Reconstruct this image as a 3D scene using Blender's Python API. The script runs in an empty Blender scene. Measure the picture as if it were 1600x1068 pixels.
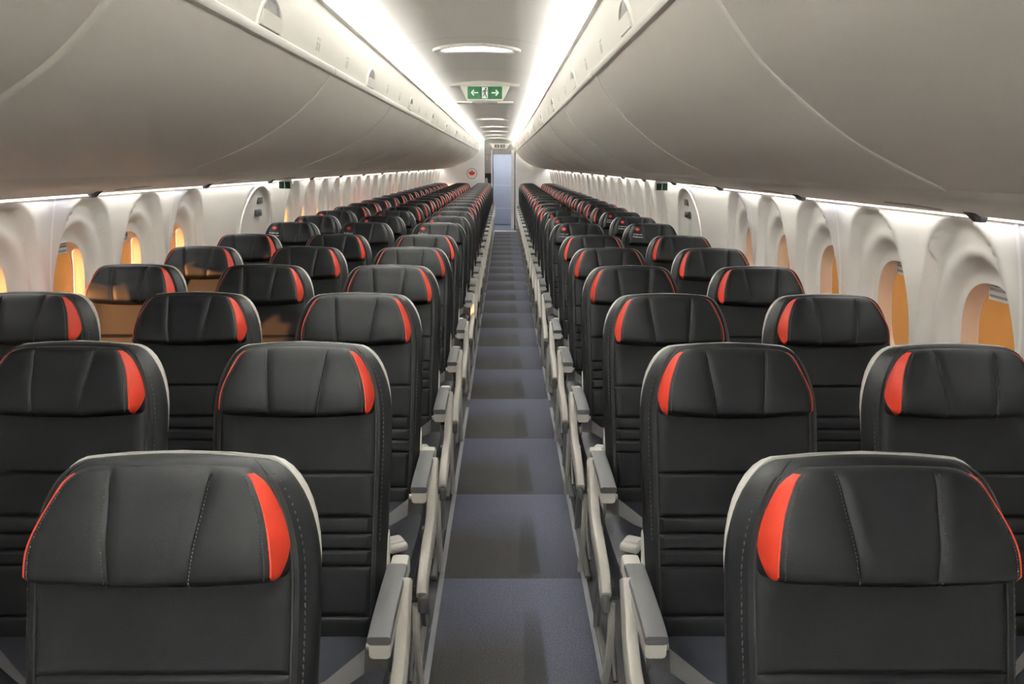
import bpy, math, random
from mathutils import Vector, Matrix
random.seed(7)
PI = math.pi
SC = bpy.context.scene
COL = SC.collection

# ------------------------------------------------------------------ helpers
def lerp(a, b, t): return a + (b - a) * t
def clamp(x, a=0.0, b=1.0): return max(a, min(b, x))
def sstep(a, b, x):
    t = clamp((x - a) / (b - a)); return t * t * (3 - 2 * t)

class MB:
    """collects geometry for one mesh"""
    def __init__(self): self.v = []; self.f = []; self.mi = []
    def add(self, vs, fs, m=0):
        o = len(self.v); self.v += [tuple(p) for p in vs]
        for f in fs: self.f.append(tuple(i + o for i in f)); self.mi.append(m)
    def grid(self, rows, closed_u=False, m=0, flip=False):
        n = len(rows[0]); vs = [p for r in rows for p in r]; fs = []
        for j in range(len(rows) - 1):
            for i in range(n if closed_u else n - 1):
                a, b = j * n + i, j * n + (i + 1) % n
                q = (a, b, b + n, a + n)
                fs.append(q[::-1] if flip else q)
        self.add(vs, fs, m)
    def cap(self, ring, flip=False, m=0):
        idx = list(range(len(ring)))
        self.add(ring, [tuple(idx[::-1] if flip else idx)], m)
    def box(self, x0, x1, y0, y1, z0, z1, m=0, b=0.0):
        if b <= 0:
            vs = [(x, y, z) for z in (z0, z1) for y in (y0, y1) for x in (x0, x1)]
            self.add(vs, [(0, 2, 3, 1), (4, 5, 7, 6), (0, 1, 5, 4), (2, 6, 7, 3), (0, 4, 6, 2), (1, 3, 7, 5)], m)
        else:
            b = min(b, (x1 - x0) / 2.01, (y1 - y0) / 2.01, (z1 - z0) / 2.01)
            def ring(ix, z):
                r = []
                for cx, cy, a0 in ((x1 - b, y1 - b, 0), (x0 + b, y1 - b, 90), (x0 + b, y0 + b, 180), (x1 - b, y0 + b, 270)):
                    for k in range(4):
                        a = math.radians(a0 + 30 * k)
                        r.append((cx + (b - ix) * math.cos(a), cy + (b - ix) * math.sin(a), z))
                return r
            rows = []
            for k in range(4):
                a = math.radians(90 - 30 * k); rows.append(ring(b * (1 - math.cos(a)), z0 + b - b * math.sin(a)))
            for k in range(4):
                a = math.radians(30 * k); rows.append(ring(b * (1 - math.cos(a)), z1 - b + b * math.sin(a)))
            self.grid(rows, True, m); self.cap(rows[0], True, m); self.cap(rows[-1], False, m)
    def tube(self, pts, r, n=8, m=0, closed=False):
        pts = [Vector(p) for p in pts]; rows = []; up = None; N = len(pts)
        for i, p in enumerate(pts):
            if closed: t = pts[(i + 1) % N] - pts[i - 1]
            else: t = pts[min(i + 1, N - 1)] - pts[max(i - 1, 0)]
            t.normalize()
            if up is None: up = Vector((0, 0, 1)) if abs(t.z) < .9 else Vector((0, 1, 0))
            s = t.cross(up).normalized(); up = s.cross(t).normalized()
            rr = r[i] if isinstance(r, (list, tuple)) else r
            rows.append([p + (s * math.cos(2 * PI * k / n) + up * math.sin(2 * PI * k / n)) * rr for k in range(n)])
        if closed: rows.append(rows[0])
        self.grid(rows, True, m)
        if not closed: self.cap(rows[0], True, m); self.cap(rows[-1], False, m)
    def prism(self, poly, fn, d0, d1, m=0):
        a = [fn(p, d0) for p in poly]; b = [fn(p, d1) for p in poly]; n = len(poly)
        self.add(a + b, [tuple(range(n))[::-1], tuple(range(n, 2 * n))] + [(i, (i + 1) % n, n + (i + 1) % n, n + i) for i in range(n)], m)
    def build(self, name, mats, parent=None, smooth=35, xf=None, normals=True):
        me = bpy.data.meshes.new(name)
        v = self.v if xf is None else [tuple(xf @ Vector(p)) for p in self.v]
        me.from_pydata(v, [], self.f)
        if not isinstance(mats, (list, tuple)): mats = [mats]
        for m in mats: me.materials.append(m)
        for p, k in zip(me.polygons, self.mi): p.material_index = k
        if normals:
            import bmesh
            bm = bmesh.new(); bm.from_mesh(me)
            bmesh.ops.remove_doubles(bm, verts=bm.verts, dist=1e-5)
            bmesh.ops.recalc_face_normals(bm, faces=bm.faces); bm.to_mesh(me); bm.free()
        if smooth:
            me.polygons.foreach_set('use_smooth', [True] * len(me.polygons))
            me.set_sharp_from_angle(angle=math.radians(smooth))
        o = bpy.data.objects.new(name, me); COL.objects.link(o)
        if parent is not None: o.parent = parent
        return o

def tag(o, label=None, cat=None, group=None, kind=None):
    if label: o['label'] = label
    if cat: o['category'] = cat
    if group: o['group'] = group
    if kind: o['kind'] = kind
    return o
def empty(name, loc=(0, 0, 0), parent=None):
    o = bpy.data.objects.new(name, None); COL.objects.link(o); o.location = loc; o.empty_display_size = .05
    if parent is not None: o.parent = parent
    return o
KIDS = {}
def children_of(o): return [c for c in COL.objects if c.parent == o]
def copy_tree(root):
    """copy a thing with its parts and sub-parts (shared meshes)"""
    def rec(o, par):
        c = o.copy(); COL.objects.link(c)
        if par is not None: c.parent = par
        if o not in KIDS: KIDS[o] = children_of(o)
        for ch in KIDS[o]: rec(ch, c)
        return c
    return rec(root, None)

# ------------------------------------------------------------------ materials
def mat(name, col, rough=.5, metal=0, spec=.5, noise=None, bump=None, sheen=0, emis=None, estr=0, coat=0):
    m = bpy.data.materials.new(name); m.use_nodes = True
    nt = m.node_tree; b = nt.nodes['Principled BSDF']
    b.inputs['Base Color'].default_value = (*col, 1); b.inputs['Roughness'].default_value = rough
    b.inputs['Metallic'].default_value = metal; b.inputs['Specular IOR Level'].default_value = spec
    b.inputs['Sheen Weight'].default_value = sheen; b.inputs['Coat Weight'].default_value = coat
    if emis: b.inputs['Emission Color'].default_value = (*emis, 1); b.inputs['Emission Strength'].default_value = estr
    tc = None
    if noise or bump:
        tc = nt.nodes.new('ShaderNodeTexCoord')
    if noise:
        sc, amt = noise
        n = nt.nodes.new('ShaderNodeTexNoise'); n.inputs['Scale'].default_value = sc; n.inputs['Detail'].default_value = 4
        nt.links.new(tc.outputs['Object'], n.inputs['Vector'])
        mx = nt.nodes.new('ShaderNodeMix'); mx.data_type = 'RGBA'
        mx.inputs['A'].default_value = (*[c * (1 - amt) for c in col], 1); mx.inputs['B'].default_value = (*[min(1, c * (1 + amt)) for c in col], 1)
        nt.links.new(n.outputs['Fac'], mx.inputs['Factor']); nt.links.new(mx.outputs['Result'], b.inputs['Base Color'])
    if bump:
        sc, st = bump
        n = nt.nodes.new('ShaderNodeTexNoise'); n.inputs['Scale'].default_value = sc; n.inputs['Detail'].default_value = 3
        nt.links.new(tc.outputs['Object'], n.inputs['Vector'])
        bp = nt.nodes.new('ShaderNodeBump'); bp.inputs['Strength'].default_value = st; bp.inputs['Distance'].default_value = .002
        nt.links.new(n.outputs['Fac'], bp.inputs['Height']); nt.links.new(bp.outputs['Normal'], b.inputs['Normal'])
    return m

M = {}
M['leather'] = mat('black_leather', (.0078, .0088, .0098), .5, spec=.2, noise=(14, .16), bump=(420, .12))
M['leather_seat'] = mat('seat_cushion_leather', (.024, .0265, .036), .48, spec=.4, noise=(10, .15), bump=(420, .1))
M['piping'] = mat('black_piping', (.012, .012, .013), .5)
M['stitch'] = mat('grey_stitching', (.075, .075, .075), .7)
M['red'] = mat('red_leather', (.66, .045, .018), .5, bump=(420, .1))
M['logo_red'] = mat('emblem_red', (.62, .03, .025), .5)
M['text_white'] = mat('print_white', (.7, .7, .7), .6)
M['shell'] = mat('white_seat_shell', (.88, .875, .85), .35)
M['arm_white'] = mat('armrest_white_plastic', (.88, .865, .82), .38, noise=(6, .05))
M['arm_pad'] = mat('armrest_grey_pad', (.15, .155, .165), .5, bump=(300, .06))
M['belt'] = mat('grey_belt_webbing', (.085, .085, .088), .6, bump=(900, .3))
M['buckle'] = mat('buckle_white', (.9, .89, .87), .3)
M['steel'] = mat('brushed_steel', (.5, .49, .47), .38, metal=.9)
M['bracket'] = mat('grey_bracket', (.2, .2, .2), .5, metal=.4)
M['dark'] = mat('dark_plastic', (.02, .02, .022), .5)
M['bin'] = mat('bin_plastic', (.83, .815, .765), .42, spec=.35)
M['bin_light'] = mat('bin_edge_plastic', (.92, .91, .87), .45)
M['bin_dark'] = mat('latch_recess', (.10, .09, .085), .5)
M['bin_mark'] = mat('bin_placard', (.66, .645, .60), .5)
M['psu'] = mat('service_panel_plastic', (.78, .76, .71), .5)
M['psu_mark'] = mat('service_placard', (.30, .26, .24), .5)
M['psu_glow'] = mat('lamp_lens', (.6, .62, .9), .3, emis=(.72, .76, 1.0), estr=.5)  # lavender glow of the light strip, put in as emission
M['ceil'] = mat('ceiling_plastic', (.86, .85, .815), .5, spec=.3)
M['wall'] = mat('sidewall_plastic', (.80, .785, .75), .5, spec=.3)
M['wall_seam'] = mat('sidewall_seam', (.93, .92, .90), .5)
M['reveal'] = mat('window_reveal_plastic', (.82, .62, .48), .45)  # peach tint puts the amber light from the panes into the colour
M['housing'] = mat('shade_housing', (.55, .54, .52), .45)
M['slot'] = mat('housing_slot', (.22, .22, .215), .5)
M['frame_dark'] = mat('dark_frame', (.025, .025, .027), .5)
M['bulk'] = mat('bulkhead_laminate', (.84, .86, .88), .5)
M['galley'] = mat('galley_panel', (.33, .32, .30), .42, metal=.3)
M['header'] = mat('header_panel', (.17, .165, .155), .5)
M['door_blue'] = mat('frosted_blue_door', (.42, .47, .58), .45, noise=(9, .08))
M['vinyl'] = mat('shiny_blue_vinyl', (.22, .25, .36), .16)
M['thresh'] = mat('threshold_metal', (.70, .66, .58), .4, metal=.2)
M['strip'] = mat('floor_path_strip', (.46, .48, .53), .5)
M['side_floor'] = mat('seat_track_floor', (.065, .066, .072), .7, noise=(60, .2))
M['green'] = mat('exit_green', (.001, .034, .008), .5, spec=.2, emis=(.003, .12, .025), estr=.06)
M['green_dark'] = mat('small_exit_green', (.002, .025, .012), .5, spec=.2)
M['sign_white'] = mat('sign_white', (.8, .8, .78), .4, emis=(1, 1, 1), estr=.12)
M['sign_body'] = mat('sign_body_white', (.85, .84, .80), .4)
COVE = 270
M['cove'] = mat('cove_light_diffuser', (.9, .9, .88), .5, emis=(1.0, .985, .945), estr=COVE)
M['sidewash'] = mat('wall_wash_diffuser', (.9, .9, .88), .5, emis=(1.0, .98, .935), estr=11)
M['lens'] = mat('ceiling_lamp_lens', (.9, .9, .9), .5, emis=(1.0, .99, .95), estr=4)

# window pane: amber film, lets daylight in and is lit by the sky outside
def amber():
    m = bpy.data.materials.new('amber_window_film'); m.use_nodes = True; nt = m.node_tree; nt.nodes.clear()
    out = nt.nodes.new('ShaderNodeOutputMaterial')
    tr = nt.nodes.new('ShaderNodeBsdfTransparent'); tr.inputs['Color'].default_value = (.95, .46, .19, 1)
    pb = nt.nodes.new('ShaderNodeBsdfPrincipled'); pb.inputs['Base Color'].default_value = (.30, .11, .008, 1); pb.inputs['Roughness'].default_value = .35
    n = nt.nodes.new('ShaderNodeTexNoise'); n.inputs['Scale'].default_value = 7; n.inputs['Detail'].default_value = 5
    tc = nt.nodes.new('ShaderNodeTexCoord'); nt.links.new(tc.outputs['Object'], n.inputs['Vector'])
    mx = nt.nodes.new('ShaderNodeMix'); mx.data_type = 'RGBA'
    mx.inputs['A'].default_value = (.44, .15, .006, 1); mx.inputs['B'].default_value = (.55, .22, .02, 1)
    nt.links.new(n.outputs['Fac'], mx.inputs['Factor']); nt.links.new(mx.outputs['Result'], pb.inputs['Emission Color'])
    pb.inputs['Emission Strength'].default_value = AMBER_E
    ms = nt.nodes.new('ShaderNodeMixShader'); ms.inputs[0].default_value = .72
    nt.links.new(tr.outputs[0], ms.inputs[1]); nt.links.new(pb.outputs[0], ms.inputs[2]); nt.links.new(ms.outputs[0], out.inputs[0])
    return m
AMBER_E = .22
M['amber'] = amber()

# aisle carpet: woven bands that repeat along the aisle, blue-grey with a darker woven bar
def carpet():
    m = bpy.data.materials.new('aisle_carpet'); m.use_nodes = True; nt = m.node_tree
    b = nt.nodes['Principled BSDF']; b.inputs['Roughness'].default_value = .85; b.inputs['Specular IOR Level'].default_value = .25
    L = nt.links.new
    def N(t, **k):
        n = nt.nodes.new(t)
        for a, v in k.items(): setattr(n, a, v)
        return n
    def math_(op, a, b_=None, c=None):
        n = N('ShaderNodeMath', operation=op)
        for i, x in enumerate((a, b_, c)):
            if x is None: continue
            if isinstance(x, (int, float)): n.inputs[i].default_value = x
            else: L(x, n.inputs[i])
        return n.outputs[0]
    g = N('ShaderNodeNewGeometry'); sep = N('ShaderNodeSeparateXYZ'); L(g.outputs['Position'], sep.inputs[0])
    X, Y = sep.outputs['X'], sep.outputs['Y']
    v = math_('FRACT', math_('DIVIDE', math_('SUBTRACT', Y, 2.74 - .785 * 8), .785))
    big = N('ShaderNodeTexNoise'); big.inputs['Scale'].default_value = 5; big.inputs['Detail'].default_value = 5
    L(g.outputs['Position'], big.inputs['Vector'])
    fine = N('ShaderNodeTexNoise'); fine.inputs['Scale'].default_value = 230; fine.inputs['Detail'].default_value = 3
    L(g.outputs['Position'], fine.inputs['Vector'])
    vj = math_('ADD', v, math_('MULTIPLY', math_('SUBTRACT', big.outputs['Fac'], .5), .10))
    ramp = N('ShaderNodeValToRGB'); cr = ramp.color_ramp
    cr.elements[0].position = 0.0; cr.elements[0].color = (.034, .032, .031, 1)
    cr.elements[1].position = 1.0; cr.elements[1].color = (.108, .116, .165, 1)
    for p, c in ((.38, (.040, .038, .037, 1)), (.56, (.060, .063, .080, 1)), (.75, (.088, .094, .130, 1))):
        e = cr.elements.new(p); e.color = c
    L(vj, ramp.inputs['Fac'])
    # right part of the band stays bluer
    rb = N('ShaderNodeValToRGB'); rr = rb.color_ramp
    rr.elements[0].position = 0.0; rr.elements[0].color = (.052, .055, .070, 1)
    rr.elements[1].position = 1.0; rr.elements[1].color = (.108, .116, .165, 1)
    L(vj, rb.inputs['Fac'])
    mside = N('ShaderNodeMapRange'); mside.inputs['From Min'].default_value = .10; mside.inputs['From Max'].default_value = .15
    L(X, mside.inputs['Value'])
    mix1 = N('ShaderNodeMix', data_type='RGBA'); L(mside.outputs[0], mix1.inputs['Factor']); L(ramp.outputs['Color'], mix1.inputs['A']); L(rb.outputs['Color'], mix1.inputs['B'])
    # dark bar
    dx = math_('ABSOLUTE', math_('SUBTRACT', X, math_('ADD', .094, math_('MULTIPLY', big.outputs['Fac'], .012))))
    wv = N('ShaderNodeMapRange'); wv.inputs['From Min'].default_value = 0; wv.inputs['From Max'].default_value = .62; wv.inputs['To Min'].default_value = .040; wv.inputs['To Max'].default_value = .026
    L(v, wv.inputs['Value'])
    inx = N('ShaderNodeMapRange'); inx.inputs['From Min'].default_value = .008; inx.inputs['From Max'].default_value = -.004
    L(math_('SUBTRACT', dx, wv.outputs[0]), inx.inputs['Value'])
    inv = N('ShaderNodeMapRange'); inv.inputs['From Min'].default_value = .03; inv.inputs['From Max'].default_value = .06; L(v, inv.inputs['Value'])
    fade = N('ShaderNodeMapRange'); fade.inputs['From Min'].default_value = .75; fade.inputs['From Max'].default_value = .35; L(v, fade.inputs['Value'])
    bar = math_('MULTIPLY', math_('MULTIPLY', inx.outputs[0], inv.outputs[0]), math_('MULTIPLY', fade.outputs[0], .85))
    mix2 = N('ShaderNodeMix', data_type='RGBA'); L(bar, mix2.inputs['Factor']); L(mix1.outputs['Result'], mix2.inputs['A']); mix2.inputs['B'].default_value = (.020, .021, .022, 1)
    # weave grain
    mg = N('ShaderNodeMix', data_type='RGBA', blend_type='MULTIPLY'); mg.inputs['Factor'].default_value = 1
    gr = N('ShaderNodeMapRange'); gr.inputs['From Min'].default_value = .3; gr.inputs['From Max'].default_value = .7; gr.inputs['To Min'].default_value = .45; gr.inputs['To Max'].default_value = 1.55
    L(fine.outputs['Fac'], gr.inputs['Value']); L(mix2.outputs['Result'], mg.inputs['A']); L(gr.outputs[0], mg.inputs['B'])
    L(mg.outputs['Result'], b.inputs['Base Color'])
    bp = N('ShaderNodeBump'); bp.inputs['Strength'].default_value = .5; bp.inputs['Distance'].default_value = .003
    L(fine.outputs['Fac'], bp.inputs['Height']); L(bp.outputs['Normal'], b.inputs['Normal'])
    return m
M['carpet'] = carpet()

# ------------------------------------------------------------------ layout numbers (metres; camera above the origin, looking along +Y)
EYE = 1.52
Y0, YB = -2.6, 19.55                     # cabin behind the photographer .. rear bulkhead
PITCH = .735
def row_y(n): return 1.091 + PITCH * (n - 1) + (.26 if n >= 7 else 0)
NROWS = 24
CW = -.23                                # cabin centre at wall height
def taper(y): return clamp((y - 9.0) / (YB - 9.0))
def tx(x, y, c=-.21): return c + (x - c) * (1 - .165 * taper(y))
def tz(h, y): return EYE + h * (1 - .13 * taper(y))

# ------------------------------------------------------------------ floor
fb = MB(); fb.box(-2.0, 1.6, Y0, YB + 2.4, -.05, -.004)
tag(fb.build('floor', M['side_floor'], smooth=0), kind='structure')
cb = MB(); cb.box(-.222, .300, Y0, 18.62, -.004, .004)
tag(cb.build('floor_carpet', M['carpet'], smooth=0), 'blue-grey banded carpet runner along the aisle', 'carpet', kind='structure')
for sx in (-.231, .303):
    yb0 = Y0
    for ya in (4.9, 9.6, 14.3, 18.6):      # the path strip is laid in lengths
        t = MB(); t.box(sx - .009, sx + .009, yb0, ya, -.004, .007)
        tag(t.build('trim_1', M['strip'], smooth=0), kind='structure'); yb0 = ya + .17

# ------------------------------------------------------------------ seat
TL = math.radians(15)
AX = Vector((0, math.sin(TL), math.cos(TL)))      # up the back
NF = Vector((0, -math.cos(TL), math.sin(TL)))     # out of its front face
PIV = Vector((0, -.17, .50)); BL = .63
def bp(x, s, d): return PIV + AX * s + NF * d + Vector((x, 0, 0))
def corner(t, w0, w1, r):
    return w1 if t >= r else w0 + (w1 - w0) * math.sqrt(max(0, 1 - (1 - t / r) ** 2))

def back_halfw(s):
    t = BL - s
    w = corner(t, .118, .2055, .17)
    return w - .011 * clamp((.40 - s) / .4)

def make_backrest():
    mb = MB(); rows = []
    seams = [.018, .338, .240, .202, .166, .130]
    ss = set()
    for k in range(0, 41): ss.add(round(BL * k / 40, 5))
    for k in range(1, 10): ss.add(round(BL - .0022 * k * k * .25 - .0004, 5))
    for q in seams:
        for d in (-.009, -.004, 0, .004, .009): ss.add(round(q + d, 5))
    ss.add(-.05); ss = sorted(ss)
    us = [-1, -.985, -.95, -.9, -.868, -.858, -.848, -.80, -.7, -.55, -.35, -.12, .12, .35, .55, .7, .80, .848, .858, .868, .9, .95, .985, 1]
    for s in ss:
        w = back_halfw(max(s, 0)); t = BL - s
        th = math.sqrt(max(0.0, 1 - (1 - clamp(t / .028)) ** 2))
        gr = max((math.exp(-((s - q) / .0035) ** 2) for q in seams), default=0)
        r = []
        for u in us:
            au = abs(u)
            d = .036 - .034 * clamp((au - .86) / .14) ** 2.2        # rolled bolster edge
            d += .006 * math.exp(-((au - .80) / .10) ** 2)           # soft side swelling
            d -= .006 * math.exp(-((au - .858) / .012) ** 2)         # border seam
            inner = 1 if au < .845 else 0
            d -= .0065 * gr * inner
            d += .004 * (1 - au * au) * inner
            # quilted swelling between the close lower seams
            if .130 < s < .240 and inner: d += .0035
            crown = .007 * (1 - u * u) * clamp(1 - t / .05)
            r.append(bp(w * u, s + crown, d * th - .002))
        for u in (1.0, .97, .6, .2, -.2, -.6, -.97, -1.0):           # rear side
            d = -.028 * th if abs(u) < .99 else -.012 * th
            r.append(bp(w * u, s + .007 * (1 - u * u) * clamp(1 - t / .05), d))
        rows.append(r)
    mb.grid(rows, True); mb.cap(rows[0], True); mb.cap(rows[-1])
    return mb
def make_piping():
    mb = MB(); pts = []
    S = [-.04 + (BL + .02) * k / 40 for k in range(41)]
    left = []
    for s in S:
        if s > BL - .024: break
        left.append((-(back_halfw(max(s, 0)) * .858), s))
    top = BL - .024; wt = back_halfw(top) * .858
    arc = [(-wt * math.cos(PI * k / 24), top + .006 * math.sin(PI * k / 24)) for k in range(1, 24)]
    poly = left + arc + [(-x, s) for x, s in left[::-1]]
    pts = [bp(x, s, .0335) for x, s in poly]
    mb.tube(pts, .0024, 6)
    return mb
def make_edge_stitch(side):
    mb = MB()
    for k in range(61):
        q = BL * k / 60
        if .18 < q < BL - .02:
            p = bp(side * (back_halfw(q) - .014), q, .0262); mb.box(p.x - .0007, p.x + .0007, p.y - .001, p.y + .001, p.z - .0035, p.z + .0035)
    return mb
def make_shell():
    mb = MB(); rows = []
    for k in range(0, 44):
        s = -.12 + (BL + .003 + .12) * k / 43 if k < 34 else None
        if s is None:
            s0 = -.12 + (BL + .123) * 33 / 43; s = s0 + (BL + .003 - s0) * (1 - (1 - (k - 33) / 10) ** 2)
        t = BL + .003 - s
        w = corner(t, .124, .2065, .165) - .0095 * clamp((t - .06) / .22)
        th = math.sqrt(max(0.0, 1 - (1 - clamp(t / .03)) ** 2))
        cr = .007 * clamp(1 - t / .05)
        r = []
        for u in (-1, -.97, -.6, 0, .6, .97, 1): r.append(bp(w * u, s + cr * (1 - u * u), -.010 if abs(u) < .99 else -.016))
        for u in (1, .97, .6, 0, -.6, -.97, -1): r.append(bp(w * u, s + cr * (1 - u * u), -.016 - th * (.022 if abs(u) < .99 else .01) - .004 * (1 - u * u)))
        rows.append(r)
    mb.grid(rows, True); mb.cap(rows[0], True); mb.cap(rows[-1])
    return mb

HT, HB = .008, .160      # headrest from / to, measured down from the top of the back
def head_halfw(q):       # q 0 top .. 1 bottom
    w = .116 + .045 * math.sin(PI / 2 * clamp(q / .86)) ** .9
    if q < .14: w -= .022 * (1 - math.sqrt(max(0, 1 - (1 - q / .14) ** 2)))
    if q > .90: w -= .012 * (1 - math.sqrt(max(0, 1 - ((q - .90) / .10) ** 2)))
    return w
def head_depth(q):
    top = math.sqrt(max(0, 1 - (1 - clamp(q / .22)) ** 2)); bot = math.sqrt(max(0, 1 - clamp((q - .90) / .10) ** 2))
    return .036 + (.032 + .026 * sstep(.1, .75, q)) * top * bot
def make_headrest(red=True):
    mb = MB(); rows = []; Q = [0, .006, .02, .045, .08, .12, .17, .23, .3, .38, .46, .54, .62, .7, .78, .85, .90, .93, .955, .975, .99, 1.0]
    for q in Q:
        s = BL - lerp(HT, HB, q); w = head_halfw(q); D = head_depth(q); r = []
        sx = lerp(.068, .049, q)
        xs = sorted([-w, -w * .985, -w * .95, -w * .88, -(sx + .02), -(sx + .005), -sx, -(sx - .005), -(sx - .02), -.015, .015,
              sx - .02, sx - .005, sx, sx + .005, sx + .02, w * .88, w * .95, w * .985, w])
        for x in xs:
            a = abs(x) / w
            d = D - .010 * clamp((a - .86) / .14) ** 2.5 + .005 * a * a
            d -= .0045 * math.exp(-((abs(x) - sx) / .0035) ** 2) * (1 if q > .03 else .3)
            r.append(bp(x, s + (1 - a * a) * lerp(.003, -.007, q), d))
        ww = w + .0135
        r.append(bp(lerp(w, ww, .35), s, lerp(D, .02, .33))); r.append(bp(lerp(w, ww, .75), s, lerp(D, .02, .66))); r.append(bp(ww, s, .022))
        r.append(bp(-ww, s, .022)); r.append(bp(-lerp(w, ww, .75), s, lerp(D, .02, .66))); r.append(bp(-lerp(w, ww, .35), s, lerp(D, .02, .33)))
        rows.append(r)
    mb.grid(rows, True); mb.cap(rows[0], True); mb.cap(rows[-1])
    return mb
def make_red(side):
    mb = MB(); rows = []
    for k in range(25):
        q = lerp(.05, .985, k / 24); s = BL - lerp(HT, HB, q); w = head_halfw(q); D = head_depth(q)
        g = math.sin(PI * clamp(lerp(.06, .985, k / 24))) ** .55
        r = []
        for j in range(6):
            f = j / 5 * g * .97
            x = w + .0135 * f + .0016 * math.sin(PI * j / 5) + .0012; d = lerp(D - .004, .026, f)
            r.append(bp(side * x, s, d))
        rows.append(r)
    mb.grid(rows)
    r2 = [[p + Vector((-side * .003, 0, 0)) for p in r] for r in rows]
    mb.grid(r2, flip=True)
    mb.grid([[r[0] for r in rows], [r[0] for r in r2]]); mb.grid([[r[-1] for r in rows], [r[-1] for r in r2]])
    return mb
def make_head_stitch(side, edge):
    mb = MB()
    if not edge:
        for k in range(30):                       # along the vertical seam
            q = lerp(.06, .95, k / 29); s = BL - lerp(HT, HB, q); x = side * (lerp(.068, .049, q) + .0045); D = head_depth(q) + .005 * (x / head_halfw(q)) ** 2
            p = bp(x, s + (1 - (x / head_halfw(q)) ** 2) * lerp(.003, -.007, q), D - .0004); mb.box(p.x - .0005, p.x + .0005, p.y - .0008, p.y + .0008, p.z - .0014, p.z + .0014)
    else:
        for k in range(34):                       # along the edge by the side panel
            q = lerp(.07, .93, k / 33); s = BL - lerp(HT, HB, q); w = head_halfw(q); x = w * .955
            p = bp(side * x, s, head_depth(q) - .010 * ((.955 - .86) / .14) ** 2.5 + .0052)
            mb.box(p.x - .0006, p.x + .0006, p.y - .0008, p.y + .0008, p.z - .0014, p.z + .0014)
    return mb
LEAF = [(0, 1.0), (.17, .68), (.34, .78), (.25, .34), (.50, .60), (.57, .44), (.88, .52), (.77, .22), (.95, .12), (.52, -.26), (.60, -.46), (.07, -.38), (.055, -.80)]
LEAF = LEAF + [(-x, y) for x, y in LEAF[::-1] if x > 0]
def text_mesh(body, size):
    cu = bpy.data.curves.new('txt', 'FONT'); cu.body = body; cu.size = size; cu.align_x = 'CENTER'
    ob = bpy.data.objects.new('txt', cu); COL.objects.link(ob)
    dg = bpy.context.evaluated_depsgraph_get(); me = bpy.data.meshes.new_from_object(ob.evaluated_get(dg))
    vs = [tuple(v.co) for v in me.vertices]; fs = [tuple(p.vertices) for p in me.polygons]
    bpy.data.objects.remove(ob); bpy.data.meshes.remove(me)
    return vs, fs
def head_pt(x, q, off):
    a = abs(x) / head_halfw(q); return bp(x, BL - lerp(HT, HB, q) + (1 - a * a) * lerp(.003, -.007, q), head_depth(q) + .005 * a * a + off)

def make_cushion():
    mb = MB(); rows = []; ys = [(-.155, .02)] + [(-.165 - .43 * k / 16, 1) for k in range(17)] + [(-.608, .85), (-.617, .6), (-.621, .3), (-.622, .05)]
    for y, e in ys:
        w = .214 - .014 * (1 - e); zt = lerp(.43, .487, e) - .010 * clamp((-.17 - y) / .2) + .014 * clamp((-.40 - y) / .2); zb = lerp(.41, .375, e)
        if -.335 < y < -.32: zt -= .003
        r = []
        for k in range(13):
            u = -1 + k / 6
            z = zt - .020 * abs(u) ** 6 + .006 * math.exp(-((abs(u) - .8) / .15) ** 2) * e
            r.append((w * u * (1 if abs(u) < .99 else 1), y, z))
        r += [(w * 1.005, y, lerp(zt, zb, .45)), (w * .985, y, zb), (-w * .985, y, zb), (-w * 1.005, y, lerp(zt, zb, .45))]
        rows.append(r)
    mb.grid(rows, True); mb.cap(rows[0], True); mb.cap(rows[-1])
    return mb
def blade(mb, path, w, x0, x1, rnd=.006):
    """flat bar swept along a yz path, bar width w (list), between x0 and x1"""
    rows = []; n = len(path)
    for i, (y, z) in enumerate(path):
        a = Vector(path[max(i - 1, 0)]); b = Vector(path[min(i + 1, n - 1)]); t = (b - a).normalized(); nn = Vector((-t.y, t.x)); h = w[i] / 2
        r = []
        for sx, sn in ((1, 1), (-1, 1), (-1, -1), (1, -1)):
            cx = (x1 if sx > 0 else x0); q = h * sn
            order = [(0, rnd), (rnd * .3, rnd * .3), (rnd, 0)]
            if sx * sn < 0: order = order[::-1]
            for dx, dn in order:
                r.append((cx - sx * dx, y + nn.x * (q - sn * dn), z + nn.y * (q - sn * dn)))
        rows.append(r)
    mb.grid(rows, True); mb.cap(rows[0], True); mb.cap(rows[-1])
def spline(pts, n):
    out = []
    P = [Vector(p) for p in pts]
    for i in range(len(P) - 1):
        p0, p1, p2, p3 = P[max(i - 1, 0)], P[i], P[i + 1], P[min(i + 2, len(P) - 1)]
        for k in range(n):
            t = k / n
            out.append(.5 * ((2 * p1) + (-p0 + p2) * t + (2 * p0 - 5 * p1 + 4 * p2 - p3) * t * t + (-p0 + 3 * p1 - 3 * p2 + p3) * t ** 3))
    out.append(P[-1]); return out

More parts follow.
